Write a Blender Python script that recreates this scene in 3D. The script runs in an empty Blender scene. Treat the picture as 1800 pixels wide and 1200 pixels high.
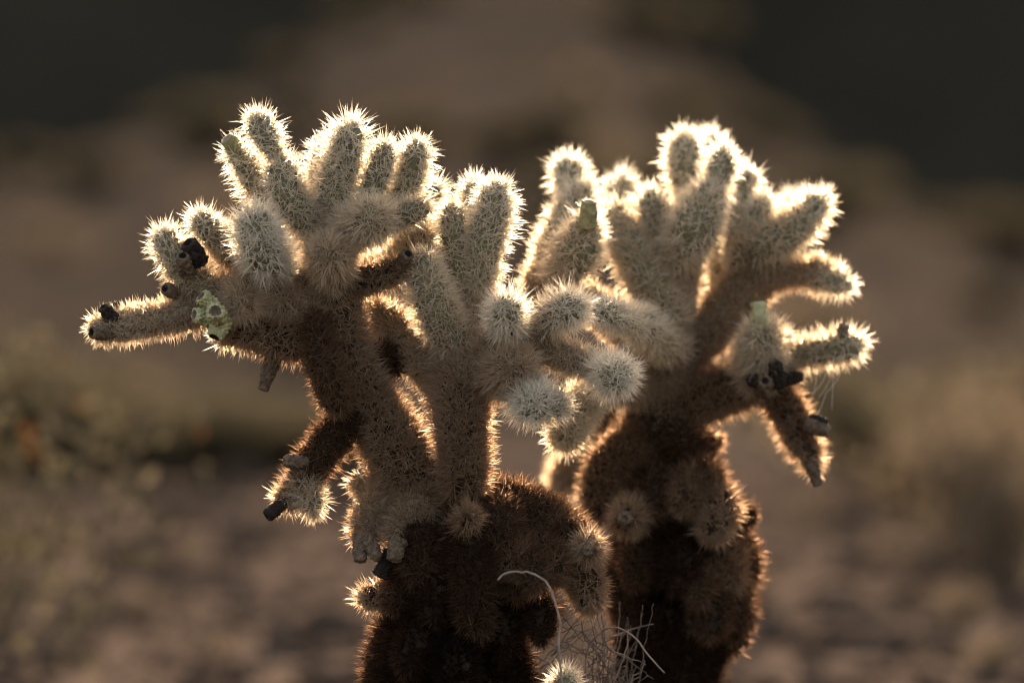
import bpy, math, random
import numpy as np
from mathutils import Vector, noise

random.seed(7)
rng = np.random.default_rng(11)
scene = bpy.context.scene
col = scene.collection

# ------------------------------------------------------------------ camera, sky, sun, exposure
D = 7.4                    # metres from the lens to the left cactus
CAM_Z = 0.75
FPX = 10000.0              # photograph pixels per radian (200 mm lens, 1800 px wide)

cam_data = bpy.data.cameras.new('camera')
cam = bpy.data.objects.new('camera', cam_data)
col.objects.link(cam)
cam.location = (0, 0, CAM_Z)
cam.rotation_euler = (math.radians(90), 0, 0)
cam_data.lens = 200
cam_data.sensor_width = 36
cam_data.clip_start = 0.1
cam_data.clip_end = 3000
cam_data.dof.use_dof = True
cam_data.dof.focus_distance = D - 0.03
cam_data.dof.aperture_fstop = 2.3
scene.camera = cam

SUN_EL, SUN_AZ = math.radians(24), math.radians(4)     # azimuth measured from +Y towards +X
world = bpy.data.worlds.new('World')
scene.world = world
world.use_nodes = True
wn = world.node_tree
sky = wn.nodes.new('ShaderNodeTexSky')
sky.sky_type = 'NISHITA'
sky.sun_disc = False
sky.sun_elevation = SUN_EL
sky.sun_rotation = SUN_AZ
sky.dust_density = 3.0
sky.air_density = 0.8
bg = wn.nodes['Background']
bg.inputs['Strength'].default_value = 0.15
wn.links.new(sky.outputs[0], bg.inputs[0])

sun_data = bpy.data.lights.new('sun', 'SUN')
sun_data.energy = 4.0
sun_data.angle = math.radians(0.5)
sun_data.color = (1.0, 0.985, 0.96)
sun = bpy.data.objects.new('sun', sun_data)
col.objects.link(sun)
sun_dir = Vector((math.sin(SUN_AZ) * math.cos(SUN_EL), math.cos(SUN_AZ) * math.cos(SUN_EL), math.sin(SUN_EL)))
sun.rotation_euler = (-sun_dir).to_track_quat('-Z', 'Y').to_euler()
sun.location = (0, 30, 20)

scene.view_settings.view_transform = 'Standard'
scene.view_settings.look = 'None'
scene.view_settings.exposure = 2.0
scene.view_settings.gamma = 1.0
scene.view_settings.use_curve_mapping = False
scene.view_settings.use_white_balance = True
scene.view_settings.white_balance_temperature = 10200
scene.view_settings.white_balance_tint = 20
scene.render.engine = 'CYCLES'
cy = scene.cycles
cy.max_bounces = 10
cy.diffuse_bounces = 7
cy.transmission_bounces = 8
cy.glossy_bounces = 3
cy.transparent_max_bounces = 8
cy.sample_clamp_indirect = 8.0
cy.use_denoising = True
cy.use_adaptive_sampling = False
cy.filter_width = 1.2

# ------------------------------------------------------------------ helpers
def P(px, py, dz):
    """a point of the photograph at D + dz metres from the lens"""
    k = (D + dz) / FPX
    return np.array([(px - 900) * k, D + dz, CAM_Z - (py - 600) * k])

def tag(o, label=None, cat=None, group=None, kind=None):
    if label: o['label'] = label
    if cat: o['category'] = cat
    if group: o['group'] = group
    if kind: o['kind'] = kind
    return o

def empty(name, loc=(0, 0, 0)):
    o = bpy.data.objects.new(name, None)
    o.location = loc
    o.empty_display_size = 0.05
    col.objects.link(o)
    return o

def raw_mesh(name, verts, faces, mat, smooth=True):
    """verts (n,3); faces an (m,k) array, or a list of such arrays"""
    me = bpy.data.meshes.new(name)
    verts = np.asarray(verts, dtype=np.float32)
    fl = faces if isinstance(faces, list) else [faces]
    fl = [np.asarray(f, dtype=np.int32) for f in fl if len(f)]
    me.vertices.add(len(verts))
    me.vertices.foreach_set('co', verts.ravel())
    loops = np.concatenate([f.ravel() for f in fl])
    tot = np.concatenate([np.full(len(f), f.shape[1], dtype=np.int32) for f in fl])
    start = np.concatenate([[0], np.cumsum(tot)[:-1]]).astype(np.int32)
    me.loops.add(len(loops))
    me.loops.foreach_set('vertex_index', loops)
    me.polygons.add(len(tot))
    me.polygons.foreach_set('loop_start', start)
    me.polygons.foreach_set('use_smooth', np.full(len(tot), smooth, dtype=bool))
    me.update(calc_edges=True)
    if mat: me.materials.append(mat)
    return me

def link(name, me, parent=None):
    o = bpy.data.objects.new(name, me)
    col.objects.link(o)
    if parent is not None:
        o.parent = parent
        # the geometry is written in world coordinates: undo the parents' own places
        q, off = parent, Vector((0, 0, 0))
        while q is not None:
            off += q.location
            q = q.parent
        o.location = -off
    return o

def add_attr(me, name, cols):
    a = me.attributes.new(name, 'FLOAT_COLOR', 'POINT')
    c = np.ones((len(cols), 4), dtype=np.float32)
    c[:, :3] = cols
    a.data.foreach_set('color', c.ravel())

# ------------------------------------------------------------------ materials
def new_mat(name):
    m = bpy.data.materials.new(name)
    m.use_nodes = True
    nt = m.node_tree
    for n in list(nt.nodes): nt.nodes.remove(n)
    out = nt.nodes.new('ShaderNodeOutputMaterial')
    return m, nt, out

def noise_mat(name, c1, c2, scale, rough=0.85, bump=0.3, c3=None, detail=6, spec=0.25, bump_scale=None, coords='Object', bd=0.01):
    m, nt, out = new_mat(name)
    b = nt.nodes.new('ShaderNodeBsdfPrincipled')
    tc = nt.nodes.new('ShaderNodeTexCoord')
    n1 = nt.nodes.new('ShaderNodeTexNoise')
    n1.inputs['Scale'].default_value = scale
    n1.inputs['Detail'].default_value = detail
    n1.inputs['Roughness'].default_value = 0.62
    nt.links.new(tc.outputs[coords], n1.inputs['Vector'])
    r = nt.nodes.new('ShaderNodeValToRGB')
    r.color_ramp.elements[0].position = 0.32
    r.color_ramp.elements[1].position = 0.68
    r.color_ramp.elements[0].color = (*c1, 1)
    r.color_ramp.elements[1].color = (*c2, 1)
    if c3:
        e = r.color_ramp.elements.new(0.5); e.color = (*c3, 1)
    nt.links.new(n1.outputs['Fac'], r.inputs['Fac'])
    nt.links.new(r.outputs['Color'], b.inputs['Base Color'])
    b.inputs['Roughness'].default_value = rough
    b.inputs['Specular IOR Level'].default_value = spec
    n2 = nt.nodes.new('ShaderNodeTexNoise')
    n2.inputs['Scale'].default_value = bump_scale or scale * 4
    n2.inputs['Detail'].default_value = 5
    nt.links.new(tc.outputs[coords], n2.inputs['Vector'])
    bp = nt.nodes.new('ShaderNodeBump')
    bp.inputs['Strength'].default_value = bump
    bp.inputs['Distance'].default_value = bd
    nt.links.new(n2.outputs['Fac'], bp.inputs['Height'])
    nt.links.new(bp.outputs['Normal'], b.inputs['Normal'])
    nt.links.new(b.outputs[0], out.inputs['Surface'])
    return m

def attr_sheet_mat(name, attr, transl=0.5, gloss=0.08, rough=0.35, forward=0.0):
    """a thin papery sheet (spine sheath, leaf): diffuse + translucent + a little sheen, coloured piece by piece"""
    m, nt, out = new_mat(name)
    at = nt.nodes.new('ShaderNodeAttribute'); at.attribute_name = attr
    d = nt.nodes.new('ShaderNodeBsdfDiffuse')
    t = nt.nodes.new('ShaderNodeBsdfTranslucent')
    g = nt.nodes.new('ShaderNodeBsdfGlossy')
    g.inputs['Roughness'].default_value = rough
    mx = nt.nodes.new('ShaderNodeMixShader'); mx.inputs[0].default_value = transl
    mg = nt.nodes.new('ShaderNodeMixShader'); mg.inputs[0].default_value = gloss
    for n in (d, t, g): nt.links.new(at.outputs['Color'], n.inputs['Color'])
    nt.links.new(d.outputs[0], mx.inputs[1]); nt.links.new(t.outputs[0], mx.inputs[2])
    nt.links.new(mx.outputs[0], mg.inputs[1]); nt.links.new(g.outputs[0], mg.inputs[2])
    last = mg
    if forward > 0:          # light scattered on through the papery sheath, mostly straight ahead
        rf = nt.nodes.new('ShaderNodeBsdfRefraction')
        rf.inputs['IOR'].default_value = 1.45
        rf.inputs['Roughness'].default_value = 0.62
        nt.links.new(at.outputs['Color'], rf.inputs['Color'])
        last = nt.nodes.new('ShaderNodeMixShader'); last.inputs[0].default_value = forward
        nt.links.new(mg.outputs[0], last.inputs[1]); nt.links.new(rf.outputs[0], last.inputs[2])
    nt.links.new(last.outputs[0], out.inputs['Surface'])
    return m

M_spine = attr_sheet_mat('spine_sheath', 'tint', 0.40, 0.08, 0.32, 0.38)
M_leaf = attr_sheet_mat('leaf', 'tint', 0.30, 0.04, 0.5)
M_skin_young = noise_mat('green_stem_skin', (0.09, 0.084, 0.048), (0.17, 0.155, 0.095), 60, 0.7, 0.35, bd=0.002)
M_skin_mid = noise_mat('olive_brown_stem_skin', (0.11, 0.085, 0.056), (0.20, 0.15, 0.10), 60, 0.8, 0.4, bd=0.002)
M_skin_old = noise_mat('dark_bark', (0.014, 0.010, 0.007), (0.042, 0.028, 0.019), 45, 0.95, 0.6, bd=0.004, spec=0.0)
M_fruit = noise_mat('yellow_green_fruit', (0.20, 0.20, 0.085), (0.42, 0.41, 0.24), 90, 0.6, 0.25, bd=0.0015)
M_stubgreen = noise_mat('olive_fruit', (0.12, 0.12, 0.055), (0.27, 0.25, 0.13), 90, 0.65, 0.3, bd=0.0015)
M_scar = noise_mat('brown_fruit_scar', (0.09, 0.062, 0.045), (0.17, 0.125, 0.095), 150, 0.85, 0.4, bd=0.001)
M_scar_grey = noise_mat('grey_fruit_scar', (0.20, 0.165, 0.135), (0.33, 0.28, 0.24), 150, 0.8, 0.3, bd=0.001)
M_dead = noise_mat('dry_grey_fruit_husk', (0.045, 0.030, 0.020), (0.19, 0.135, 0.09), 170, 0.9, 0.8, bd=0.003)
M_black = noise_mat('blackened_fruit_husk', (0.008, 0.006, 0.005), (0.035, 0.026, 0.02), 140, 0.9, 0.8, bd=0.003)
M_hole = noise_mat('dark_pit', (0.006, 0.005, 0.004), (0.02, 0.015, 0.012), 140, 0.95, 0.5, bd=0.002)
M_twig = noise_mat('dry_twig', (0.1540, 0.1120, 0.0840), (0.2800, 0.2170, 0.1750), 70, 0.8, 0.5, bd=0.001)
M_twig_dark = noise_mat('weathered_twig', (0.07, 0.05, 0.04), (0.16, 0.12, 0.09), 60, 0.85, 0.5, bd=0.001)
M_web = noise_mat('web_thread', (0.7, 0.7, 0.68), (0.85, 0.85, 0.82), 50, 0.3, 0.0, spec=0.6)
M_ground = noise_mat('gravelly_desert_soil', (0.0304, 0.0233, 0.0196), (0.0748, 0.0586, 0.0494), 1.6, 0.95, 0.9, c3=(0.0543, 0.0423, 0.0358), bump_scale=9, bd=0.08, spec=0.0)
M_hill = noise_mat('scrubby_slope_soil', (0.0270, 0.0231, 0.0186), (0.0475, 0.0398, 0.0347), 0.35, 0.95, 0.9, c3=(0.0360, 0.0302, 0.0250), bump_scale=2.5, bd=0.3, spec=0.0)
M_mount = noise_mat('dark_volcanic_rock', (0.0143, 0.0129, 0.0092), (0.0328, 0.0286, 0.0207), 0.06, 0.95, 0.8, bump_scale=0.4, bd=1.5, spec=0.0)
M_stone = noise_mat('desert_stone', (0.0326, 0.0239, 0.0185), (0.0814, 0.0608, 0.0467), 9, 0.9, 0.5, bd=0.02, spec=0.0)
M_bark = noise_mat('shrub_stem', (0.07, 0.05, 0.038), (0.16, 0.12, 0.085), 12, 0.9, 0.4)

# ------------------------------------------------------------------ the setting
def ground_h(x, y):
    return 0.05 * noise.noise(Vector((x * 0.35, y * 0.35, 3.1))) + 0.025 * noise.noise(Vector((x * 1.3, y * 1.3, 8.0)))

def grid_mesh(name, xs, ys, fn, mat):
    V = [(x, y, fn(x, y)) for y in ys for x in xs]
    nx = len(xs)
    F = [(j * nx + i, j * nx + i + 1, (j + 1) * nx + i + 1, (j + 1) * nx + i)
         for j in range(len(ys) - 1) for i in range(nx - 1)]
    return raw_mesh(name, V, np.array(F), mat)

def spaced(lo, hi, n, power):
    u = np.linspace(-1, 1, n)
    u = np.sign(u) * np.abs(u) ** power
    return lo + (u + 1) / 2 * (hi - lo)

gx = spaced(-600, 600, 141, 3.0)
gy = np.concatenate([np.linspace(-300, -6, 20), np.arange(-5, 45, 0.4), np.linspace(46, 1500, 50)])
ground = link('ground', grid_mesh('ground', gx, gy, lambda x, y: ground_h(x, y) if abs(x) < 60 and y < 60 else -0.05, M_ground))
tag(ground, 'brown gravelly desert floor around the two cacti', 'ground', kind='structure')

HX = [-60, -30, -14, -6.75, -4.9, -3.4, -2.2, -0.9, 0.6, 1.6, 2.4, 3.9, 5.0, 6.0, 6.75, 10, 20, 60]
HY = [1.5, 1.8, 2.2, 2.95, 3.4, 4.1, 5.0, 5.7, 5.8, 5.2, 4.5, 3.2, 2.55, 2.1, 1.75, 1.3, 1.6, 1.2]
def hill_h(x, y):
    c = float(np.interp(x, HX, HY))
    if y < 75:
        t = max(0.0, (y - 37) / 38.0)
        f = t ** 1.15
    else:
        f = max(-0.2, 1 - ((y - 75) / 45.0) ** 1.4)
    n = 0.35 * noise.noise(Vector((x * 0.25, y * 0.25, 1.0))) + 0.15 * noise.noise(Vector((x * 0.9, y * 0.9, 5.0)))
    return c * f + n * min(1.0, max(0, (y - 36) / 12.0)) - 0.12
hill = link('hill', grid_mesh('hill', spaced(-60, 60, 121, 2.0), np.concatenate([np.arange(36, 80, 0.5), np.arange(80, 131, 3)]), hill_h, M_hill))
tag(hill, 'pale brown scrubby rise behind the shrubs', 'hill', kind='structure')

def mount_h(x, y):
    t = (y - 210) / 70.0
    base = 52 + 9 * math.sin(x * 0.021 + 1.0) + 6 * noise.noise(Vector((x * 0.03, 0.3, 0)))
    f = min(1, max(0, t)) if y < 285 else max(0, 1 - (y - 285) / 140)
    return base * f + (4.5 * noise.noise(Vector((x * 0.06, y * 0.06, 2))) + 2.0 * noise.noise(Vector((x * 0.2, y * 0.2, 7)))) * min(1, max(0, t * 6)) - 0.6
mountain = link('mountain', grid_mesh('mountain', np.arange(-260, 261, 5.0), np.arange(206, 420, 4.0), mount_h, M_mount))
tag(mountain, 'dark shaded rocky mountainside beyond the pale rise', 'mountain', kind='structure')

# ------------------------------------------------------------------ cactus builder
PAL_A = np.array([-0.2, 0.0, 0.4, 0.8, 1.2, 1.6, 2.0, 2.4])
PAL = np.array([(0.95, 0.905, 0.80), (0.94, 0.87, 0.74), (0.88, 0.77, 0.60), (0.76, 0.62, 0.465),
                (0.60, 0.44, 0.31), (0.35, 0.215, 0.135), (0.115, 0.062, 0.04), (0.022, 0.014, 0.010)])
def spine_colour(a):
    a = np.clip(a, -0.2, 2.4)
    return np.stack([np.interp(a, PAL_A, PAL[:, i]) for i in range(3)], axis=1)

def catmull(pts, step):
    pts = np.asarray(pts, float)
    if len(pts) == 2:
        n = max(2, int(np.linalg.norm(pts[1, :3] - pts[0, :3]) / step) + 1)
        t = np.linspace(0, 1, n)[:, None]
        return pts[0] * (1 - t) + pts[1] * t
    ext = np.vstack([2 * pts[0] - pts[1], pts, 2 * pts[-1] - pts[-2]])
    out = []
    for i in range(1, len(ext) - 2):
        p0, p1, p2, p3 = ext[i - 1:i + 3]
        n = max(2, int(np.linalg.norm(p2[:3] - p1[:3]) / step) + 1)
        t = np.linspace(0, 1, n, endpoint=False)[:, None]
        out.append(0.5 * (2 * p1 + (p2 - p0) * t + (2 * p0 - 5 * p1 + 4 * p2 - p3) * t ** 2 + (-p0 + 3 * p1 - 3 * p2 + p3) * t ** 3))
    out.append(pts[-1:])
    return np.vstack(out)

def unit(v):
    return v / np.maximum(np.linalg.norm(v, axis=-1, keepdims=True), 1e-9)

def frames(c):
    T = unit(np.gradient(c, axis=0))
    A = np.zeros_like(T)
    a = np.cross(T[0], [0.31, 0.2, 0.93]); a /= np.linalg.norm(a)
    for i in range(len(T)):
        a = a - T[i] * np.dot(a, T[i]); a /= np.linalg.norm(a)
        A[i] = a
    return T, A, np.cross(T, A)

N_SPINES = 0

def spine_mesh(pos, nor, fwd, L, age, per, w=0.00088, wild=0.0):
    """straight sheathed spines in bundles: an open V of two long slivers each"""
    global N_SPINES
    n = len(pos)
    k = per
    pos = np.repeat(pos, k, axis=0); nor = np.repeat(nor, k, axis=0); fwd = np.repeat(fwd, k, axis=0)
    L = np.repeat(L * rng.uniform(0.78, 1.12, n), k); age = np.repeat(age, k)
    m = n * k
    central = np.tile(np.arange(k) < max(2, int(k * 0.38)), n)
    tilt = np.where(central, rng.uniform(0.05, 0.70, m), rng.uniform(0.6, 1.32 + wild, m))
    az = rng.uniform(0, 2 * np.pi, m)
    t1 = unit(np.cross(nor, fwd + 1e-3)); t2 = np.cross(nor, t1)
    d = nor * np.cos(tilt)[:, None] + (t1 * np.cos(az)[:, None] + t2 * np.sin(az)[:, None]) * np.sin(tilt)[:, None]
    d = unit(d + fwd * 0.06 + rng.normal(size=(m, 3)) * 0.16)
    ln = L * np.where(central, rng.uniform(0.62, 1.18, m), rng.uniform(0.42, 1.0, m))
    s = unit(np.cross(d, rng.normal(size=(m, 3))))
    u = np.cross(d, s)
    ww = w * rng.uniform(0.75, 1.25, m)[:, None]
    base = pos + rng.normal(size=(m, 3)) * 0.0008 - d * 0.001
    V = np.empty((m, 4, 3))
    V[:, 0] = base + s * ww - u * ww * 0.35
    V[:, 1] = base + u * ww * 0.55
    V[:, 2] = base - s * ww - u * ww * 0.35
    V[:, 3] = base + d * ln[:, None]
    i = np.arange(m)[:, None] * 4
    F = np.concatenate([i + np.array([[0, 1, 3]]), i + np.array([[1, 2, 3]])])
    me = raw_mesh('spines', V.reshape(-1, 3), F, M_spine, smooth=False)
    c = spine_colour(age + rng.normal(0, 0.10, m)) * rng.uniform(0.78, 1.06, m)[:, None]
    c = np.clip(c, 0, 0.95)
    add_attr(me, 'tint', np.repeat(c, 4, axis=0))
    N_SPINES += m
    return me

def joint(parent, pts, L=30, a0=0.5, a1=0.0, name='stem_joint', dens=1.0, per=None, wild=0.1, label=None, skin=None, tip_bare=0.0, flat=1.0, open_base=False):
    """one stem joint through pixel points (x, y, dz, radius px): a tubercled body and its spines"""
    per = per or (9 if a0 + a1 < 1.2 else 15)
    young = a0 + a1 < 1.6
    RS = 0.97 if name == 'trunk' else 0.83 if young else 0.78
    LS = 1.05 if young else 1.08
    q = []
    for (x, y, dz, r) in pts:
        q.append([*P(x, y, dz), r * RS * (D + dz) / FPX])
    c = catmull(q, 0.0045)
    ctr, rad = c[:, :3], c[:, 3]
    T, A, B = frames(ctr)
    ph = np.linspace(0.5 * np.pi * 0.97, 0, 7)[:-1]
    st = []                                               # position, radius, normal along T, frame index
    for p in ph: st.append((ctr[0] - T[0] * rad[0] * math.sin(p) * flat, rad[0] * math.cos(p), -math.sin(p), 0))
    dr = np.gradient(rad) / np.maximum(np.linalg.norm(np.gradient(ctr, axis=0), axis=1), 1e-6)
    for i in range(len(ctr)): st.append((ctr[i], rad[i], -math.sin(math.atan(dr[i])), i))
    for p in ph[::-1]: st.append((ctr[-1] + T[-1] * rad[-1] * math.sin(p), rad[-1] * math.cos(p), math.sin(p), len(ctr) - 1))
    C = np.array([s[0] for s in st]); R = np.array([s[1] for s in st]); NT = np.array([s[2] for s in st]); I = np.array([s[3] for s in st])
    TT, AA, BB = T[I], A[I], B[I]
    # arc length along the profile
    seg = np.sqrt(np.sum(np.diff(C, axis=0) ** 2, axis=1) + np.diff(R) ** 2)
    v = np.concatenate([[0], np.cumsum(seg)])
    sp = 0.0094
    rm = max(np.mean(rad), 0.006)
    N = max(7, int(round(2 * np.pi * rm / sp)))
    dv = sp * 0.62
    ns = int(np.clip(N * 4, 24, 96))
    th = np.linspace(0, 2 * np.pi, ns, endpoint=False)
    bump = np.cos(N * th)[None, :] * np.cos(np.pi * v / dv)[:, None]
    amp = 0.0016 * np.minimum(1, R / rm)[:, None]
    NR = np.sqrt(np.maximum(0, 1 - NT ** 2))
    def surf(Cx, Rx, AAx, BBx, TTx, NTx, NRx, tx, hx):
        rd = AAx * np.cos(tx)[..., None] + BBx * np.sin(tx)[..., None]
        nn = rd * NRx[..., None] + TTx * NTx[..., None]
        return Cx + rd * Rx[..., None] + nn * hx[..., None], nn
    sh = (len(v), ns)
    bc = lambda a: np.broadcast_to(a[:, None, :], (*sh, 3))
    b1 = lambda a: np.broadcast_to(a[:, None], sh)
    X, _ = surf(bc(C), b1(R), bc(AA), bc(BB), bc(TT), b1(NT), b1(NR), np.broadcast_to(th[None, :], sh), bump * amp)
    nv = len(v)
    idx = np.arange(nv * ns).reshape(nv, ns)
    a_ = idx[:-1]; b_ = idx[1:]
    F = np.stack([a_, np.roll(a_, -1, 1), np.roll(b_, -1, 1), b_], axis=-1).reshape(-1, 4)
    V = np.vstack([X.reshape(-1, 3), C[0:1], C[-1:]])
    F0 = np.stack([np.full(ns, nv * ns), np.roll(idx[0], -1), idx[0]], axis=-1)
    F1 = np.stack([np.full(ns, nv * ns + 1), idx[-1], np.roll(idx[-1], -1)], axis=-1)
    mean_age = (a0 + a1) / 2
    mat = skin or (M_skin_young if mean_age < 0.65 else M_skin_mid if mean_age < 1.35 else M_skin_old)
    body = link(name, raw_mesh(name, V, [F, F0, F1], mat), parent)
    if label: body['label'] = label
    # areoles on the tubercle tops
    vs = np.arange(0, v[-1], dv)
    rows = []
    for j, vv in enumerate(vs):
        t0 = (np.arange(N) + 0.5 * (j % 2)) * 2 * np.pi / N
        rows.append(np.stack([np.full(N, vv), t0], axis=1))
    ar = np.vstack(rows)
    ntip = 7
    extra = np.stack([v[-1] - rad[-1] * rng.uniform(0.02, 0.6, ntip), rng.uniform(0, 2 * np.pi, ntip)], axis=1)
    ar[:, 0] += rng.normal(0, 0.0010, len(ar)); ar[:, 1] += rng.normal(0, 0.10 / max(1, N / 12), len(ar))
    ar[:, 0] = np.clip(ar[:, 0], 0, v[-1])
    keep = rng.uniform(size=len(ar)) < np.clip(np.interp(ar[:, 0], v, R) / rm, 0, 1) * min(1.0, dens)
    if not open_base: keep &= ar[:, 0] > v[6] * 0.6
    if tip_bare > 0: keep &= ar[:, 0] < v[-1] - tip_bare * rad[-1]
    ar = ar[keep] if tip_bare > 0 else np.vstack([ar[keep], extra])
    g = lambda a: np.stack([np.interp(ar[:, 0], v, a[:, i]) for i in range(3)], axis=1)
    h = lambda a: np.interp(ar[:, 0], v, a)
    nt = h(NT)
    pos, nor = surf(g(C), h(R), unit(g(AA)), unit(g(BB)), unit(g(TT)), nt, np.sqrt(np.maximum(0, 1 - nt ** 2)), ar[:, 1], np.full(len(ar), 0.0012))
    t = ar[:, 0] / v[-1]
    age = a0 + (a1 - a0) * t
    Lm = np.full(len(ar), L * LS * (D + pts[0][2]) / FPX)
    spn = link('spines', spine_mesh(pos, nor, unit(g(TT)), Lm, age, per, wild=wild), body)
    spn['kind'] = 'stuff'
    return body

def stub(parent, p0, p1, r0, r1, mat, scar, name='fruit', label=None, rough=0.15, depth=0.6, nub=1.0):
    """a fruit or dry husk: knobbly barrel with a sunken pit at its outer end (the pit a sub-part)"""
    a = P(*p0); b = P(*p1)
    k = (D + p0[2]) / FPX
    ra, rb = r0 * k, r1 * k
    ax = b - a; Ln = np.linalg.norm(ax); ax = ax / Ln
    u = np.cross(ax, [0.3, 0.5, 0.81]); u /= np.linalg.norm(u); w = np.cross(ax, u)
    ns, nr = 48, 26
    seed = random.uniform(0, 100)
    V = []
    prof = []
    for i in range(nr + 1):
        t = i / nr
        r = ra + (rb - ra) * t
        r *= 1 + 0.10 * math.sin(math.pi * t)
        prof.append((t * Ln, r, 1.0))
    if mat in (M_dead, M_black):
        prof += [(Ln + rb * .16, rb * .93, 1.0), (Ln + rb * .30, rb * .78, .9), (Ln + rb * .36, rb * .58, .7)]
    else:
        prof += [(Ln + rb * 0.14, rb * 0.9, 0.8), (Ln + rb * 0.16, rb * 0.74, 0.7)]
    for (s, r, amt) in prof:
        for j in range(ns):
            th = 2 * math.pi * j / ns
            d = u * math.cos(th) + w * math.sin(th)
            p = a + ax * s + d * r
            kn = math.cos(10 * th) * math.cos(math.pi * s / max(rb * 0.48, 1e-4)) * 0.12 * nub
            pv = Vector(p) / max(ra, rb)
            nz = noise.noise(pv * 1.5 + Vector((seed, 0, 0))) + .6 * noise.noise(pv * 4 + Vector((0, seed, 0))) + .35 * noise.noise(pv * 9 + Vector((0, 0, seed)))
            V.append(p + d * r * amt * (kn + rough * nz) + ax * r * 0.25 * rough * nz)
    rows = len(prof)
    idx = np.arange(rows * ns).reshape(rows, ns)
    F = np.stack([idx[:-1], np.roll(idx[:-1], -1, 1), np.roll(idx[1:], -1, 1), idx[1:]], axis=-1).reshape(-1, 4)
    V.append(a)
    F0 = np.stack([np.full(ns, rows * ns), np.roll(idx[0], -1), idx[0]], axis=-1)
    fr = link(name, raw_mesh(name, V, [F, F0], mat), parent)
    if label: fr['label'] = label
    # the pit
    edge = np.array(V[(rows - 1) * ns: rows * ns])
    cen = edge.mean(axis=0)
    PV = [edge + (cen - edge) * 0.005]
    for f, dp in ((0.18, 0.10), (0.34, 0.55), (0.62, 0.95)):
        PV.append(edge + (cen - edge) * f - ax * rb * depth * dp)
    PV = np.vstack(PV + [(cen - ax * rb * depth)[None]])
    idx = np.arange(4 * ns).reshape(4, ns)
    F = np.stack([idx[:-1], np.roll(idx[:-1], -1, 1), np.roll(idx[1:], -1, 1), idx[1:]], axis=-1).reshape(-1, 4)
    F1 = np.stack([idx[-1], np.roll(idx[-1], -1), np.full(ns, 4 * ns)], axis=-1)
    link('pit', raw_mesh('pit', PV, [F, F1], scar), fr)
    return fr

def tube_mesh(name, pts, rads, mat, ns=6, jitter=0.0):
    pts = np.asarray(pts, float)
    T, A, B = frames(pts)
    th = np.linspace(0, 2 * np.pi, ns, endpoint=False)
    V = (pts[:, None, :] + (A[:, None, :] * np.cos(th)[None, :, None] + B[:, None, :] * np.sin(th)[None, :, None]) * np.asarray(rads)[:, None, None])
    n = len(pts)
    idx = np.arange(n * ns).reshape(n, ns)
    F = np.stack([idx[:-1], np.roll(idx[:-1], -1, 1), np.roll(idx[1:], -1, 1), idx[1:]], axis=-1).reshape(-1, 4)
    V = np.vstack([V.reshape(-1, 3), pts[:1], pts[-1:]])
    F0 = np.stack([np.full(ns, n * ns), np.roll(idx[0], -1), idx[0]], axis=-1)
    F1 = np.stack([np.full(ns, n * ns + 1), idx[-1], np.roll(idx[-1], -1)], axis=-1)
    return raw_mesh(name, V, [F, F0, F1], mat)

# ------------------------------------------------------------------ the left cactus
base = P(805, 1600, 0.05)
CA = empty('cholla_cactus', (float(base[0]), float(base[1]), 0.0))
tag(CA, 'pale spiny cholla cactus bearing a green fruit cluster on its long bare arm', 'cactus', 'cholla cacti side by side')
J = lambda *a, **k: joint(CA, *a, **k)

J([(805, 1640, .06, 140), (805, 1400, .06, 142), (802, 1250, .06, 140), (800, 1140, .06, 122), (800, 1020, .06, 105), (798, 920, .05, 82), (785, 850, .05, 55)],
  L=32, a0=2.6, a1=2.2, name='trunk', per=8, wild=0.25)
# main leaning stem
J([(770, 930, .03, 52), (725, 840, .02, 62), (690, 775, .02, 60), (640, 690, .02, 48), (603, 590, .01, 43), (588, 490, .01, 40)], L=30, a0=1.5, a1=1.2, per=16, wild=.2)
J([(556, 572, -.03, 26), (566, 630, -.045, 31), (590, 700, -.035, 30)], L=24, a0=1.85, a1=1.7, wild=.2, open_base=True)
J([(588, 490, .0, 32), (580, 448, -.06, 37)], L=32, a0=1.0, a1=.75)
# right-hand cross arm with a dry scar
J([(600, 500, .0, 27), (655, 488, .0, 27), (700, 474, .0, 22)], L=24, a0=1.5, a1=1.25, wild=.2)
stub(CA, (700, 472, -.01), (716, 448, -.035), 12, 12, M_dead, M_hole, name='dry_fruit', rough=.1, nub=.5)
# the head
J([(588, 450, .02, 36), (575, 410, .02, 38)], L=34, a0=.9, a1=.6)
J([(572, 415, .02, 33), (528, 375, .01, 33), (504, 340, .0, 31), (496, 303, .0, 29)], L=33, a0=.65, a1=.0)
J([(488, 275, .0, 11), (472, 250, .0, 22), (459, 224, .0, 27)], L=30, a0=.2, a1=-.1)
J([(480, 370, .05, 24), (450, 318, .04, 26), (420, 272, .03, 21)], L=33, a0=.4, a1=-.05)
stub(CA, (432, 284, .03), (399, 244, .015), 14, 13, M_stubgreen, M_scar_grey, name='fruit', label='bare olive green fruit', nub=.4)
J([(578, 410, .03, 33), (588, 340, .02, 34), (603, 280, .01, 32), (614, 240, .0, 27)], L=36, a0=.55, a1=-.1)
J([(578, 370, .08, 24), (565, 300, .09, 25), (574, 268, .09, 20)], L=33, a0=.3, a1=-.1)
J([(630, 400, .03, 24), (655, 330, .02, 25), (676, 270, .01, 21)], L=30, a0=.55, a1=.0)
J([(690, 385, .05, 26), (715, 325, .04, 27), (731, 272, .03, 25)], L=31, a0=.75, a1=-.05)
J([(715, 390, .12, 22), (757, 342, .12, 22)], L=32, a0=.3, a1=-.1)
J([(600, 412, .0, 32), (655, 385, -.06, 34)], L=36, a0=.75, a1=.5)
J([(665, 388, -.03, 23), (710, 378, -.03, 24), (738, 367, -.03, 20)], L=27, a0=.65, a1=.45)
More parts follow.
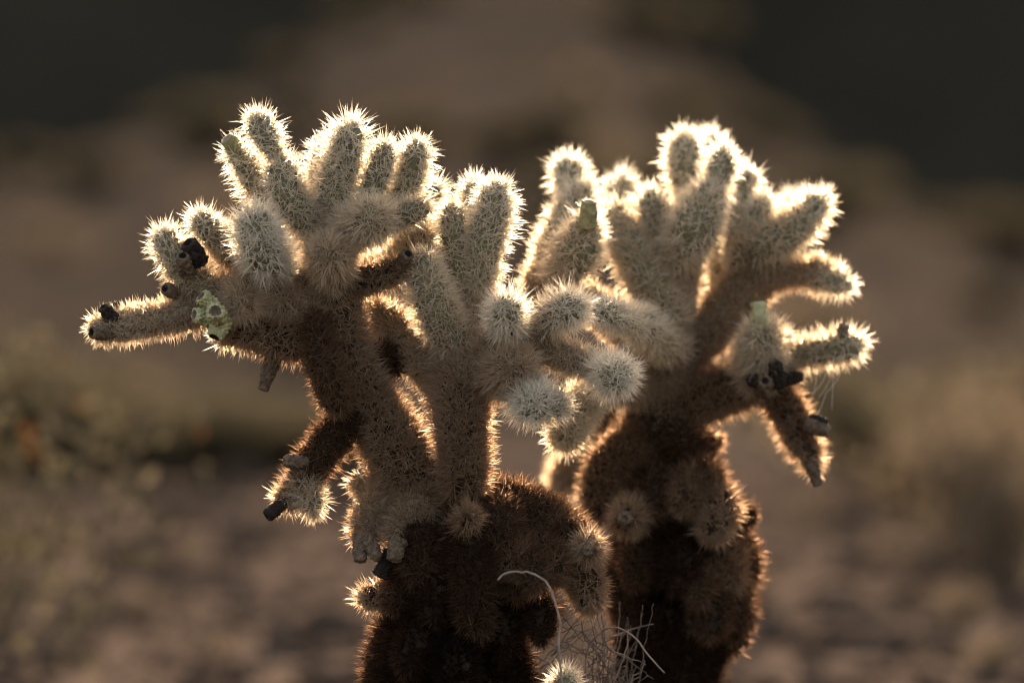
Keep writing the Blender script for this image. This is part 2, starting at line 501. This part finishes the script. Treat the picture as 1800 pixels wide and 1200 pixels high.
J([(620, 490, .07, 30), (690, 462, .10, 28), (745, 418, .12, 28)], L=30, a0=.7, a1=.1)
# upper left arms
J([(575, 510, .02, 34), (500, 485, .03, 33), (440, 455, .03, 31), (405, 435, .02, 28)], L=27, a0=1.45, a1=1.2, wild=.2)
J([(412, 445, .02, 27), (380, 415, .01, 27), (358, 393, .0, 23)], L=29, a0=1.2, a1=-.05)
J([(490, 470, .0, 30), (462, 445, -.06, 36), (448, 398, -.08, 34)], L=38, a0=.15, a1=-.1)
J([(390, 530, .0, 30), (345, 495, .0, 32), (312, 458, .0, 30), (293, 422, .0, 24)], L=29, a0=1.15, a1=-.1)
stub(CA, (352, 462, -.03), (332, 430, -.05), 15, 15, M_black, M_hole, name='dry_fruit', rough=.3, label='blackened dry fruit')
stub(CA, (330, 480, -.03), (322, 452, -.055), 14, 12, M_dead, M_hole, name='dry_fruit', rough=.25)
J([(430, 515, .0, 32), (360, 512, .0, 27), (318, 514, .0, 18)], L=23, a0=1.3, a1=1.2)
stub(CA, (310, 515, .0), (292, 508, -.02), 12, 11, M_dead, M_hole, name='dry_fruit', rough=.12, nub=.5)
J([(555, 545, .0, 33), (490, 525, -.01, 33), (440, 510, -.02, 38), (425, 530, -.04, 32)], L=34, a0=1.15, a1=.9)
# the long horizontal arm
J([(365, 548, .0, 24), (310, 556, .0, 28), (245, 566, .0, 30), (184, 577, .0, 25)], L=23, a0=1.1, a1=.45)
stub(CA, (200, 562, -.01), (183, 541, -.02), 13, 10, M_black, M_hole, name='dry_fruit', rough=.25)
stub(CA, (212, 552, .01), (205, 533, .01), 8, 7, M_black, M_hole, name='dry_fruit', rough=.25)
stub(CA, (190, 585, -.03), (164, 584, -.045), 11, 12, M_dead, M_hole, name='dry_fruit', rough=.2)
# green fruits
stub(CA, (392, 556, -.04), (354, 521, -.06), 14, 12, M_fruit, M_scar, label='yellow green knobbly fruit', nub=1.8, rough=.3)
stub(CA, (386, 560, -.05), (378, 547, -.095), 15, 14, M_fruit, M_scar, label='yellow green knobbly fruit', nub=1.8, rough=.3)
stub(CA, (380, 562, -.045), (343, 553, -.06), 16, 12, M_fruit, M_scar, label='yellow green knobbly fruit', nub=1.8, rough=.3)
stub(CA, (392, 558, -.05), (377, 591, -.065), 18, 12, M_fruit, M_hole, label='yellow green knobbly fruit', nub=1.8, rough=.3)
# lower left arm
J([(560, 600, .0, 38), (500, 596, -.01, 36), (440, 582, -.01, 30), (400, 575, .0, 22)], L=27, a0=1.5, a1=1.25, wild=.2)
J([(450, 590, .03, 22), (395, 592, .03, 18)], L=26, a0=.8, a1=.1)
stub(CA, (482, 622, .0), (463, 684, .0), 14, 9, M_dead, M_scar, name='dry_fruit', rough=.2, nub=1.6)
# drooping brown arm
J([(612, 735, .0, 34), (575, 780, .0, 32), (542, 830, .0, 30), (520, 862, .0, 24)], L=27, a0=2.05, a1=1.7, wild=.15)
J([(535, 850, .0, 22), (505, 876, .0, 20)], L=28, a0=1.3, a1=.9)
J([(535, 850, -.01, 22), (548, 884, -.02, 19)], L=30, a0=1.1, a1=.45)
stub(CA, (500, 882, -.01), (471, 905, -.02), 10, 11, M_black, M_hole, name='dry_fruit', rough=.2)
stub(CA, (540, 813, -.02), (503, 810, -.03), 10, 11, M_dead, M_scar, name='dry_fruit', rough=.2)
J([(640, 840, .05, 26), (662, 880, .05, 26)], L=26, a0=1.1, a1=.7)
# low left clump of husks
J([(705, 865, .02, 42), (662, 895, .01, 36), (643, 935, .0, 27)], L=27, a0=1.45, a1=1.1)
J([(735, 880, .0, 40), (705, 935, -.02, 32)], L=27, a0=1.35, a1=1.15)
stub(CA, (636, 945, -.04), (632, 984, -.05), 13, 11, M_dead, M_scar, name='dry_fruit', rough=.25)
stub(CA, (644, 945, -.045), (664, 980, -.055), 11, 10, M_dead, M_scar, name='dry_fruit', rough=.25)
stub(CA, (702, 948, -.06), (692, 982, -.07), 14, 12, M_dead, M_scar, name='dry_fruit', rough=.25)
stub(CA, (688, 968, -.03), (668, 1010, -.035), 12, 12, M_black, M_hole, name='dry_fruit', rough=.3)
J([(720, 960, .02, 30), (700, 1020, .02, 25)], L=26, a0=1.8, a1=1.5)
J([(740, 1035, .02, 34), (690, 1045, .02, 28), (652, 1048, .01, 22)], L=26, a0=1.8, a1=1.0)
# front drooping column
J([(818, 930, -.06, 34), (828, 1000, -.075, 36), (834, 1060, -.08, 35), (836, 1095, -.08, 28)], L=29, a0=2.2, a1=1.95, wild=.2)
J([(815, 930, -.06, 22), (822, 908, -.10, 17)], L=28, a0=1.6, a1=1.45)
# right shoulder
J([(835, 890, .03, 58), (905, 898, .03, 59), (970, 930, .02, 56), (1020, 968, .01, 42)], L=26, a0=1.95, a1=1.7, wild=.2)
J([(1015, 960, .0, 28), (1036, 965, -.04, 26)], L=27, a0=1.35, a1=1.2)
stub(CA, (1030, 968, -.05), (1033, 968, -.075), 8, 8, M_dead, M_scar, name='dry_fruit', rough=.3)
J([(1000, 930, .01, 22), (990, 925, -.02, 20)], L=20, a0=1.9, a1=1.8)
J([(1005, 985, .0, 34), (1028, 1020, -.02, 34), (1034, 1050, -.02, 27)], L=27, a0=1.75, a1=1.25)
J([(715, 1110, .05, 56), (700, 1180, .05, 62), (700, 1300, .05, 62)], L=34, a0=2.0, a1=2.1, wild=.2)
J([(900, 960, -.02, 38), (905, 985, -.05, 34)], L=30, a0=1.75, a1=1.6)
J([(905, 1010, .0, 28), (906, 1030, -.04, 24)], L=28, a0=1.95, a1=1.8)
J([(960, 960, -.01, 36), (975, 1000, -.04, 30)], L=27, a0=1.75, a1=1.6)
J([(740, 950, -.03, 40), (742, 1000, -.05, 32)], L=28, a0=2.1, a1=1.9)

# second stem
J([(815, 838, -.03, 42), (812, 770, -.02, 46), (808, 700, .0, 50), (800, 650, .02, 46)], L=31, a0=1.55, a1=1.15, per=16, wild=.15, open_base=True)
J([(790, 680, .03, 40), (730, 615, .06, 38), (668, 560, .09, 34)], L=28, a0=1.2, a1=.95)
J([(690, 640, .06, 25), (668, 625, .03, 22)], L=24, a0=2.1, a1=2.0)
J([(810, 625, .02, 36), (775, 560, .01, 40), (755, 505, .0, 33), (745, 465, .0, 24)], L=31, a0=.8, a1=.25)
J([(800, 660, .03, 40), (826, 580, .05, 38), (828, 520, .06, 36)], L=31, a0=.9, a1=.6)
J([(826, 530, .06, 34), (846, 450, .05, 34), (862, 390, .05, 33), (872, 346, .05, 29)], L=33, a0=.6, a1=-.1)
J([(818, 520, .05, 26), (800, 450, .04, 24), (795, 380, .04, 22)], L=26, a0=.55, a1=.2)
J([(845, 430, .13, 26), (836, 340, .13, 25)], L=30, a0=.2, a1=-.1)
J([(725, 420, .1, 30), (790, 470, .09, 30), (820, 540, .07, 30)], L=28, a0=.5, a1=.7, open_base=True)
J([(820, 660, .0, 42), (870, 615, -.01, 36), (900, 590, -.02, 30)], L=31, a0=1.2, a1=1.0)
J([(892, 580, -.04, 24), (889, 545, -.09, 30)], L=37, a0=.25, a1=-.1)
J([(860, 665, .0, 34), (902, 648, -.06, 42)], L=33, a0=1.2, a1=.95)
J([(918, 680, -.02, 28), (938, 710, -.09, 32)], L=36, a0=.2, a1=-.1)
J([(930, 705, -.03, 24), (975, 712, -.06, 25)], L=33, a0=.2, a1=-.05)
J([(890, 615, .0, 30), (950, 610, .0, 27), (1010, 632, -.01, 26), (1060, 652, -.02, 26)], L=27, a0=1.1, a1=.5)
J([(1065, 655, -.04, 26), (1084, 660, -.08, 33)], L=37, a0=.15, a1=-.1)
J([(910, 590, .0, 30), (955, 570, -.01, 33)], L=31, a0=1.15, a1=.9)
J([(955, 562, -.01, 26), (1000, 542, -.05, 30)], L=37, a0=.3, a1=-.1)

# ------------------------------------------------------------------ the right cactus
base = P(1180, 1580, 0.37)
CB = empty('cholla_cactus', (float(base[0]), float(base[1]), 0.0))
tag(CB, 'taller bushier cholla cactus with a drooping dead brown arm, standing behind the dry twigs', 'cactus', 'cholla cacti side by side')
J = lambda *a, **k: joint(CB, *a, **k)
J([(1175, 1620, .37, 105), (1172, 1350, .37, 88), (1174, 1190, .37, 84), (1190, 1060, .37, 104), (1192, 930, .37, 104), (1175, 830, .37, 78), (1160, 750, .36, 60)],
  L=30, a0=2.6, a1=1.9, name='trunk', per=8, wild=.25)
J([(1165, 780, .36, 60), (1155, 700, .35, 52), (1160, 620, .35, 46), (1174, 540, .34, 50), (1186, 455, .33, 46)], L=29, a0=1.4, a1=.7, per=15)
J([(1170, 560, .30, 40), (1135, 480, .30, 40), (1105, 420, .32, 34), (1085, 385, .33, 28)], L=35, a0=.75, a1=.25)
J([(1150, 620, .36, 36), (1060, 545, .32, 30), (975, 505, .28, 30), (955, 500, .28, 26)], L=27, a0=1.3, a1=1.0)
J([(945, 515, .28, 25), (972, 445, .30, 30), (1000, 380, .32, 31), (1020, 345, .33, 26)], L=31, a0=.9, a1=.0)
J([(1012, 358, .35, 18), (1000, 305, .37, 30)], L=31, a0=.2, a1=-.15)
J([(985, 480, .22, 32), (1015, 440, .19, 42), (1031, 392, .18, 24)], L=32, a0=.8, a1=.15)
stub(CB, (1032, 400, .16), (1036, 355, .15), 14, 13, M_stubgreen, M_scar_grey, label='bare olive green fruit with grey end', nub=.4)
J([(1110, 400, .43, 24), (1094, 335, .45, 27)], L=33, a0=.3, a1=-.15)
J([(1190, 450, .33, 32), (1160, 400, .32, 29), (1145, 358, .31, 25)], L=31, a0=.8, a1=.0)
J([(1190, 430, .38, 26), (1206, 345, .40, 17), (1204, 305, .40, 30), (1202, 262, .40, 29)], L=31, a0=.7, a1=-.1)
J([(1235, 380, .48, 28), (1246, 262, .50, 27)], L=32, a0=.3, a1=-.15)
J([(1195, 445, .30, 36), (1222, 395, .27, 43), (1245, 350, .28, 34)], L=34, a0=.7, a1=.1)
J([(1256, 328, .30, 16), (1266, 300, .29, 26), (1270, 284, .29, 24)], L=30, a0=.25, a1=-.1)
J([(1300, 455, .40, 26), (1300, 395, .38, 26), (1303, 345, .39, 18), (1308, 316, .40, 25)], L=29, a0=.6, a1=-.1)
J([(1275, 530, .44, 24), (1266, 440, .45, 24)], L=27, a0=.8, a1=.2)
# long limb to the upper right
J([(1175, 655, .37, 40), (1238, 585, .37, 45), (1300, 520, .37, 46), (1350, 458, .36, 40)], L=26, a0=1.35, a1=1.0)
J([(1310, 460, .36, 28), (1328, 400, .36, 26), (1338, 366, .36, 21)], L=31, a0=.8, a1=-.1)
J([(1340, 430, .34, 34), (1390, 405, .33, 34), (1415, 380, .33, 27), (1435, 360, .33, 22)], L=33, a0=.8, a1=.0)
J([(1370, 410, .42, 26), (1391, 368, .44, 24)], L=31, a0=.3, a1=-.15)
J([(1320, 480, .36, 32), (1385, 482, .36, 25), (1437, 475, .36, 21)], L=25, a0=1.35, a1=1.0)
J([(1432, 470, .37, 14), (1436, 462, .38, 14)], L=22, a0=.3, a1=.0)
J([(1430, 485, .36, 22), (1474, 496, .35, 22)], L=30, a0=.8, a1=-.1)
# joints reaching forward under the crown
J([(1180, 610, .33, 34), (1150, 592, .24, 31), (1126, 566, .16, 26)], L=28, a0=.85, a1=.1)
J([(1115, 572, .13, 20), (1085, 556, .08, 23), (1064, 550, .05, 25)], L=31, a0=.4, a1=-.1)
J([(1150, 690, .35, 32), (1070, 675, .27, 28), (1018, 715, .18, 30), (996, 760, .15, 31)], L=28, a0=1.2, a1=.3)
# lower right arm
J([(1150, 730, .36, 44), (1220, 706, .35, 46), (1300, 675, .34, 46), (1365, 650, .33, 34)], L=27, a0=1.55, a1=1.35, wild=.15)
J([(1325, 660, .31, 30), (1335, 625, .28, 36), (1342, 595, .26, 33)], L=36, a0=.9, a1=.3)
stub(CB, (1338, 578, .25), (1333, 532, .25), 13, 13, M_fruit, M_stubgreen, label='pale green upright fruit', nub=.4)
J([(1350, 630, .33, 28), (1430, 618, .32, 25), (1492, 608, .30, 27)], L=29, a0=1.0, a1=.1)
stub(CB, (1385, 598, .30), (1391, 570, .30), 7, 5, M_black, M_hole, name='dry_fruit', rough=.5)
stub(CB, (1350, 668, .29), (1322, 668, .26), 13, 12, M_black, M_hole, name='dry_fruit', rough=.3)
stub(CB, (1368, 675, .28), (1362, 640, .25), 14, 12, M_black, M_hole, name='dry_fruit', rough=.3)
stub(CB, (1368, 668, .29), (1408, 662, .28), 12, 9, M_black, M_hole, name='dry_fruit', rough=.3)
stub(CB, (1340, 690, .29), (1345, 670, .25), 14, 12, M_dead, M_hole, name='dry_fruit', rough=.3)
J([(1355, 680, .34, 30), (1385, 720, .34, 32), (1410, 775, .34, 28), (1428, 815, .34, 13)], L=27, a0=1.75, a1=1.2, label='dead drooping brown joint')
stub(CB, (1425, 810, .33), (1437, 852, .33), 12, 8, M_dead, M_hole, name='dry_fruit', rough=.2)
stub(CB, (1415, 745, .31), (1455, 758, .30), 12, 10, M_dead, M_scar, name='dry_fruit', rough=.2)
stub(CB, (1425, 735, .32), (1450, 742, .31), 9, 8, M_black, M_hole, name='dry_fruit', rough=.2)
stub(CB, (1478, 590, .29), (1484, 573, .29), 9, 9, M_dead, M_hole, name='dry_fruit', rough=.2)
# low joints on the trunk
J([(1130, 770, .34, 40), (1075, 810, .31, 38), (1052, 860, .30, 32), (1052, 890, .30, 24)], L=26, a0=1.75, a1=1.5)
J([(1110, 900, .27, 32), (1100, 912, .22, 26)], L=27, a0=1.6, a1=1.35)
stub(CB, (1099, 911, .21), (1098, 911, .18), 11, 11, M_dead, M_scar, name='dry_fruit', rough=.2)
J([(1110, 740, .55, 26), (1060, 760, .72, 26), (1010, 815, .80, 28), (990, 850, .80, 24)], L=30, a0=1.3, a1=.9)
J([(1065, 700, .55, 26), (1075, 745, .6, 24), (1060, 780, .65, 22)], L=27, a0=1.7, a1=1.5)
J([(1200, 780, .38, 40), (1242, 778, .38, 26)], L=24, a0=1.7, a1=1.6)
J([(1220, 870, .30, 42), (1262, 888, .28, 40), (1255, 925, .25, 30)], L=28, a0=1.6, a1=1.3)
J([(1275, 900, .36, 36), (1308, 905, .35, 20)], L=22, a0=2.0, a1=1.9)
J([(1210, 850, .29, 34), (1205, 880, .26, 28)], L=28, a0=1.7, a1=1.5)
J([(1270, 960, .34, 40), (1275, 1010, .30, 36)], L=29, a0=1.8, a1=1.5)
J([(1260, 1000, .33, 44), (1285, 1060, .33, 36), (1285, 1100, .33, 28)], L=27, a0=1.95, a1=1.8)
J([(1250, 1030, .33, 34), (1230, 1080, .30, 30)], L=28, a0=1.7, a1=1.3)
J([(1220, 1110, .36, 34), (1275, 1128, .35, 24), (1292, 1128, .35, 18)], L=22, a0=2.1, a1=1.8)
J([(1110, 1010, .33, 50), (1115, 1060, .32, 48)], L=27, a0=2.0, a1=1.85)
J([(1100, 830, .36, 34), (1120, 880, .34, 34)], L=26, a0=1.75, a1=1.6)

for (x, y, x2, y2, dz, r, a) in ((1235, 835, 1242, 880, .29, 34, 1.8), (1295, 950, 1306, 1010, .36, 30, 1.95), (1292, 1040, 1302, 1090, .37, 26, 2.1), (1150, 845, 1140, 895, .28, 32, 1.95),
                             (1195, 960, 1188, 1015, .26, 32, 2.25), (1128, 955, 1118, 1010, .28, 30, 2.0), (1165, 1060, 1160, 1120, .28, 30, 2.35), (1220, 1010, 1232, 1045, .27, 28, 1.85),
                             (1255, 1060, 1250, 1100, .27, 28, 2.0)):
    J([(x, y, dz + .02, r), ((x + x2) / 2 + 3, (y + y2) / 2, dz, r), (x2, y2, dz - .01, r * .8)], L=28, a0=a + .1, a1=a - .15)
J = lambda *a, **k: joint(CA, *a, **k)
for (x, y, x2, y2, dz, r, a) in ((770, 1010, 765, 1070, -.05, 32, 2.3), (880, 1080, 885, 1130, -.04, 30, 2.4), (735, 1110, 722, 1160, -.05, 34, 2.3), (945, 1060, 950, 1105, -.02, 28, 2.2),
                             (880, 900, 872, 945, -.05, 34, 1.95), (720, 1000, 700, 1050, -.02, 28, 2.1), (800, 1150, 805, 1200, -.10, 36, 2.45), (930, 985, 940, 1020, -.06, 26, 1.9)):
    J([(x, y, dz + .02, r), ((x + x2) / 2 + 3, (y + y2) / 2, dz, r), (x2, y2, dz - .01, r * .8)], L=28, a0=a + .1, a1=a - .15)

# ------------------------------------------------------------------ small pup at the foot, dry twigs, stalk, web
b = P(992, 1610, -.06)
CP = empty('cactus_pup', (float(b[0]), float(b[1]), 0))
tag(CP, 'short young spiny cactus shoot growing at the foot of the larger cacti', 'cactus')
joint(CP, [(1000, 1625, -.05, 24), (1004, 1480, -.05, 30), (998, 1340, -.05, 30), (992, 1230, -.06, 30), (992, 1200, -.07, 23)], L=30, a0=1.0, a1=.1)

b = P(1050, 1600, .16)
DS = empty('dry_shrub', (float(b[0]), float(b[1]), 0))
tag(DS, 'dead leafless tangle of thin grey twigs between the two cactus trunks', 'dry shrub')
def twig(parent, pix, r0, r1, mat, jit=5.0, name='twig'):
    q = np.array([[*P(x, y, dz), 0] for (x, y, dz) in pix])
    c = catmull(q, 0.008)[:, :3]
    c[1:-1] += rng.normal(0, jit * 0.0002, (len(c) - 2, 3))
    k = D / FPX
    return link(name, tube_mesh(name, c, np.linspace(r0 * k, r1 * k, len(c)), mat), parent)
for i in range(34):
    x0 = random.gauss(1050, 18); z0 = .16 + random.uniform(-.04, .04)
    side = random.choice((-1, 1))
    tip = (random.uniform(975, 1150), random.uniform(1055, 1190), random.uniform(.06, .24))
    mid = (x0 + (tip[0] - x0) * random.uniform(.2, .7) + random.uniform(-25, 25), random.uniform(1190, 1300), z0 + random.uniform(-.03, .03))
    m2 = ((mid[0] + tip[0]) / 2 + random.uniform(-28, 28), (mid[1] + tip[1]) / 2 + random.uniform(-18, 18), (mid[2] + tip[2]) / 2)
    twig(DS, [(x0, 1625, z0), mid, m2, tip], random.uniform(2.2, 3.4), .8, random.choice((M_twig, M_twig_dark, M_twig_dark)))
for i in range(26):
    x, y = random.uniform(985, 1120), random.uniform(1075, 1200)
    a = random.uniform(-1.1, 1.1); l = random.uniform(35, 80); dz = random.uniform(.06, .22)
    twig(DS, [(x - l * math.cos(a), y + l * math.sin(a), dz), (x + random.uniform(-8, 8), y + random.uniform(-8, 8), dz + .01),
              (x + l * .7 * math.cos(a), y - l * .7 * math.sin(a), dz)], 1.7, .7, random.choice((M_twig, M_twig_dark, M_twig_dark)))
twig(DS, [(1060, 1625, .12), (1040, 1300, .1), (1030, 1160, .08), (1055, 1112, .06), (1085, 1103, .05), (1118, 1122, .04), (1140, 1152, .04), (1168, 1182, .04)], 3.0, 1.6, M_twig, 1.0)
twig(DS, [(1050, 1625, .12), (1060, 1300, .1), (1080, 1200, .08), (1098, 1150, .06), (1105, 1105, .05)], 2.6, 1.2, M_twig)

q = catmull(np.array([[*P(x, y, dz), 0] for (x, y, dz) in
      [(1000, 1625, -.1), (996, 1400, -.1), (990, 1230, -.11), (982, 1130, -.12), (984, 1095, -.12), (978, 1065, -.12), (964, 1028, -.12), (940, 1009, -.12), (910, 1004, -.12), (888, 1007, -.12), (875, 1019, -.12)]]), .006)[:, :3]
q[2:-2] += rng.normal(0, .0004, (len(q) - 4, 3))
stalk = link('dry_stalk', tube_mesh('dry_stalk', q, np.linspace(.0014, .0016, len(q)), M_twig, 8))
tag(stalk, 'thin curled dry stalk arching in front of the dark trunk', 'stalk')

b = P(1450, 640, .31)
WB = empty('spider_web', tuple(float(t) for t in b))
tag(WB, 'few fine spider threads hanging under the spiny end of an arm', 'spider web')
for (p, q2) in (((1475, 630, .31), (1438, 700, .33)), ((1462, 635, .31), (1430, 690, .33)), ((1440, 632, .31), (1428, 700, .33)),
                ((1490, 630, .31), (1452, 690, .32)), ((1452, 690, .32), (1430, 735, .33)), ((1465, 650, .31), (1462, 720, .32))):
    A_, B_ = P(*p), P(*q2)
    t = np.linspace(0, 1, 10)[:, None]
    c = A_ * (1 - t) + B_ * t; c[:, 2] -= (np.sin(t[:, 0] * np.pi)) * .006
    link('web_thread', tube_mesh('web_thread', c, np.full(10, .00022), M_web, 4), WB)

# ------------------------------------------------------------------ stones, shrubs
def blob(seed, squash):
    import bmesh
    bm = bmesh.new()
    bmesh.ops.create_icosphere(bm, subdivisions=2, radius=1)
    V = []
    for v in bm.verts:
        n = 1 + .35 * noise.noise(v.co * 1.3 + Vector((seed, 0, 0))) + .12 * noise.noise(v.co * 3.5 + Vector((0, seed, 0)))
        V.append((v.co.x * n, v.co.y * n * .85, v.co.z * n * squash))
    F = np.array([[w.index for w in f.verts] for f in bm.faces])
    bm.free()
    return np.array(V), F
blobs = [blob(s * 3.7, sq) for s, sq in ((1, .6), (2, .7), (3, .55), (4, .8))]
stone_me = [raw_mesh('stone', V, F, M_stone, smooth=False) for V, F in blobs]
def view_x(y): return 0.09 * y
sizes = [.10, .14, .09, .12, .18, .11, .08, .15, .13, .1, .16, .12, .09, .2, .14, .11, .1, .13]
for i, s in enumerate(sizes):
    y = 10.5 + (i * 1.07) + random.uniform(-.4, .4)
    x = random.uniform(-1.15, 1.15) * view_x(y)
    if i == 3: x = -.35 * view_x(y)
    o = bpy.data.objects.new('stone', stone_me[i % 4]); col.objects.link(o)
    o.scale = (s, s * random.uniform(.8, 1.2), s * random.uniform(.7, 1.1))
    o.rotation_euler = (0, 0, random.uniform(0, 6.28))
    o.location = (x, y, ground_h(x, y) + s * .2)
    tag(o, 'rounded tan stone lying loose on the gravelly desert floor', 'stone', 'loose stones on the desert floor')

GV, GF, off = [], [], 0
import bmesh as _bm
bm = _bm.new(); _bm.ops.create_icosphere(bm, subdivisions=1, radius=1)
iv = np.array([v.co[:] for v in bm.verts]); jf = np.array([[w.index for w in f.verts] for f in bm.faces]); bm.free()
for i in range(7000):
    y = 5 + 28 * (random.random() ** 1.2)
    x = random.uniform(-1, 1) * (view_x(y) * 1.6 + .5)
    s = min(.07, .010 + random.expovariate(1 / .014))
    R_ = rng.normal(size=(3,)); sc = np.array([random.uniform(.7, 1.3), random.uniform(.7, 1.3), random.uniform(.45, .9)])
    v = iv * (1 + .18 * rng.normal(size=(len(iv), 1))) * sc * s
    GV.append(v + np.array([x, y, ground_h(x, y) + s * .2])); GF.append(jf + off); off += len(iv)
gravel = link('gravel', raw_mesh('gravel', np.vstack(GV), np.vstack(GF), M_stone, smooth=False))
tag(gravel, 'loose pebbles strewn over the desert floor', 'gravel', kind='stuff')

def shrub_meshes(seed, h, w, nst, nleaf, leaf, tints, upright=.6, flower=None):
    rs = np.random.default_rng(seed)
    stems_V, stems_F, o = [], [], 0
    LP = []
    for i in range(nst):
        az = rs.uniform(0, 2 * np.pi); sp = abs(rs.normal(0, .5)) + .12
        tip = np.array([math.cos(az) * w * sp, math.sin(az) * w * sp, h * rs.uniform(.65, 1.0) * (1 - .35 * min(1, sp) * (1 - upright))])
        mid = tip * .5 + rs.normal(0, .06 * h, 3)
        c = catmull(np.array([[0, 0, -.05, 0], [*mid, 0], [*tip, 0]]), .06 * h)[:, :3]
        T, A, B = frames(c)
        th = np.linspace(0, 2 * np.pi, 4, endpoint=False)
        rr = np.linspace(.014, .004, len(c)) * h
        V = (c[:, None] + (A[:, None] * np.cos(th)[None, :, None] + B[:, None] * np.sin(th)[None, :, None]) * rr[:, None, None]).reshape(-1, 3)
        n = len(c); idx = np.arange(n * 4).reshape(n, 4)
        F = np.stack([idx[:-1], np.roll(idx[:-1], -1, 1), np.roll(idx[1:], -1, 1), idx[1:]], axis=-1).reshape(-1, 4)
        stems_V.append(V); stems_F.append(F + o); o += len(V)
        k = nleaf // nst
        t = rs.uniform(.3, 1.0, k) ** .8
        ii = np.clip((t * (n - 1)).astype(int), 0, n - 1)
        LP.append(c[ii] + rs.normal(0, .085 * h, (k, 3)) * np.array([1, 1, .8]))
    me_s = raw_mesh('stems', np.vstack(stems_V), np.vstack(stems_F), M_bark)
    Lp = np.vstack(LP); Lp = Lp[Lp[:, 2] > .03]
    m = len(Lp)
    d = unit(rs.normal(size=(m, 3)) + np.array([0, 0, .4])); s = unit(np.cross(d, rs.normal(size=(m, 3))))
    ln = leaf * rs.uniform(.6, 1.3, m)[:, None]
    V = np.stack([Lp, Lp + d * ln * .5 + s * ln * .3, Lp + d * ln, Lp + d * ln * .5 - s * ln * .3], axis=1)
    me_l = raw_mesh('foliage', V.reshape(-1, 3), np.arange(m * 4).reshape(m, 4), M_leaf, smooth=False)
    tt = np.array(tints)[rs.integers(0, len(tints), m)] * rs.uniform(.7, 1.2, m)[:, None]
    if flower is not None:
        fl = (rs.uniform(size=m) < .09) & (Lp[:, 2] > .62 * h)
        tt[fl] = flower
    add_attr(me_l, 'tint', np.repeat(np.clip(tt, 0, .9), 4, axis=0))
    return me_s, me_l

OLIVE = [(.085, .074, .048), (.11, .093, .062), (.07, .06, .04)]
DRY = [(.17, .13, .09), (.21, .165, .115), (.13, .10, .07)]
MALLOW = [(.09, .078, .052), (.07, .062, .04)]
kinds = {
    'olive': shrub_meshes(1, 1.0, .75, 26, 9000, .075, OLIVE),
    'olive2': shrub_meshes(2, 1.0, .9, 24, 8500, .08, OLIVE, .4),
    'dry': shrub_meshes(3, 1.0, .8, 34, 3000, .05, DRY),
    'mallow': shrub_meshes(4, 1.0, .5, 16, 1500, .045, MALLOW, .8, (.24, .09, .035)),
}
def shrub(kind, px, y, h, label, group, hill_base=False, sx=1.0):
    x = (px - 900) / FPX * y
    z = ground_h(x, y) if y < 37.5 else max(hill_h(x, y), ground_h(x, y) if y < 60 else -.05)
    o = empty('desert_shrub', (x, y, z - .02))
    tag(o, label, 'shrub', group)
    rz = random.uniform(0, 6.28)
    for nm, me in zip(('stems', 'foliage'), kinds[kind]):
        c = bpy.data.objects.new(nm, me); col.objects.link(c); c.parent = o
        c.scale = (h * sx, h * sx, h); c.rotation_euler = (0, 0, rz)
        if nm == 'foliage': c['kind'] = 'stuff'
    return o
shrub('mallow', -120, 11.5, .86, 'slender shrub dotted with orange flowers on the open gravel', None)
shrub('dry', 1760, 17.0, .75, 'pale dry grassy bush on the gravel close behind the cacti', None)
for px, y, h in ((1330, 17, .10), (1690, 15, .14), (1560, 19, .12), (1420, 22, .16), (250, 16, .10), (90, 20, .15), (520, 24, .14), (1740, 13, .10), (380, 13.5, .08), (960, 21, .12)):
    shrub('dry', px, y, h, 'tiny pale dry tuft sprouting from the open gravel', 'dry tufts on the gravel')
row = [('olive', -40, 31, .8), ('olive2', 90, 31, .55), ('dry', 200, 35, .7), ('olive', 230, 30.5, .5), ('olive2', 350, 31, .55), ('olive', 470, 31.5, .5), ('olive2', 600, 32, .45),
       ('olive', 1480, 33, .45), ('olive2', 1640, 27, .5), ('olive', 1830, 24, .75), ('olive2', 1560, 33, .5), ('olive2', 1740, 23, .5), ('olive', 1690, 24, .42)]
for k, px, y, h in row:
    if k == 'dry':
        shrub(k, px, y, h, 'straw coloured dry shrub among the olive ones at the foot of the rise', None, sx=1.1)
    else:
        shrub(k, px, y, h, 'olive green rounded shrub at the foot of the rise', 'olive shrubs at the foot of the rise', sx=1.7)
for i in range(26):
    y = random.uniform(41, 70)
    px = random.uniform(-150, 1950)
    shrub(random.choice(('olive', 'olive2', 'dry')), px, y, random.uniform(.35, .75), 'small scattered shrub growing on the slope of the rise', 'shrubs on the slope', sx=1.2)
for i, px in enumerate(range(-120, 1960, 150)):
    y = random.uniform(66, 78)
    shrub(random.choice(('olive', 'olive2')), px + random.uniform(-60, 60), y, random.uniform(.4, .8), 'dark olive shrub standing along the crest of the rise', 'shrubs along the crest', sx=1.3)
print('SPINES', N_SPINES)
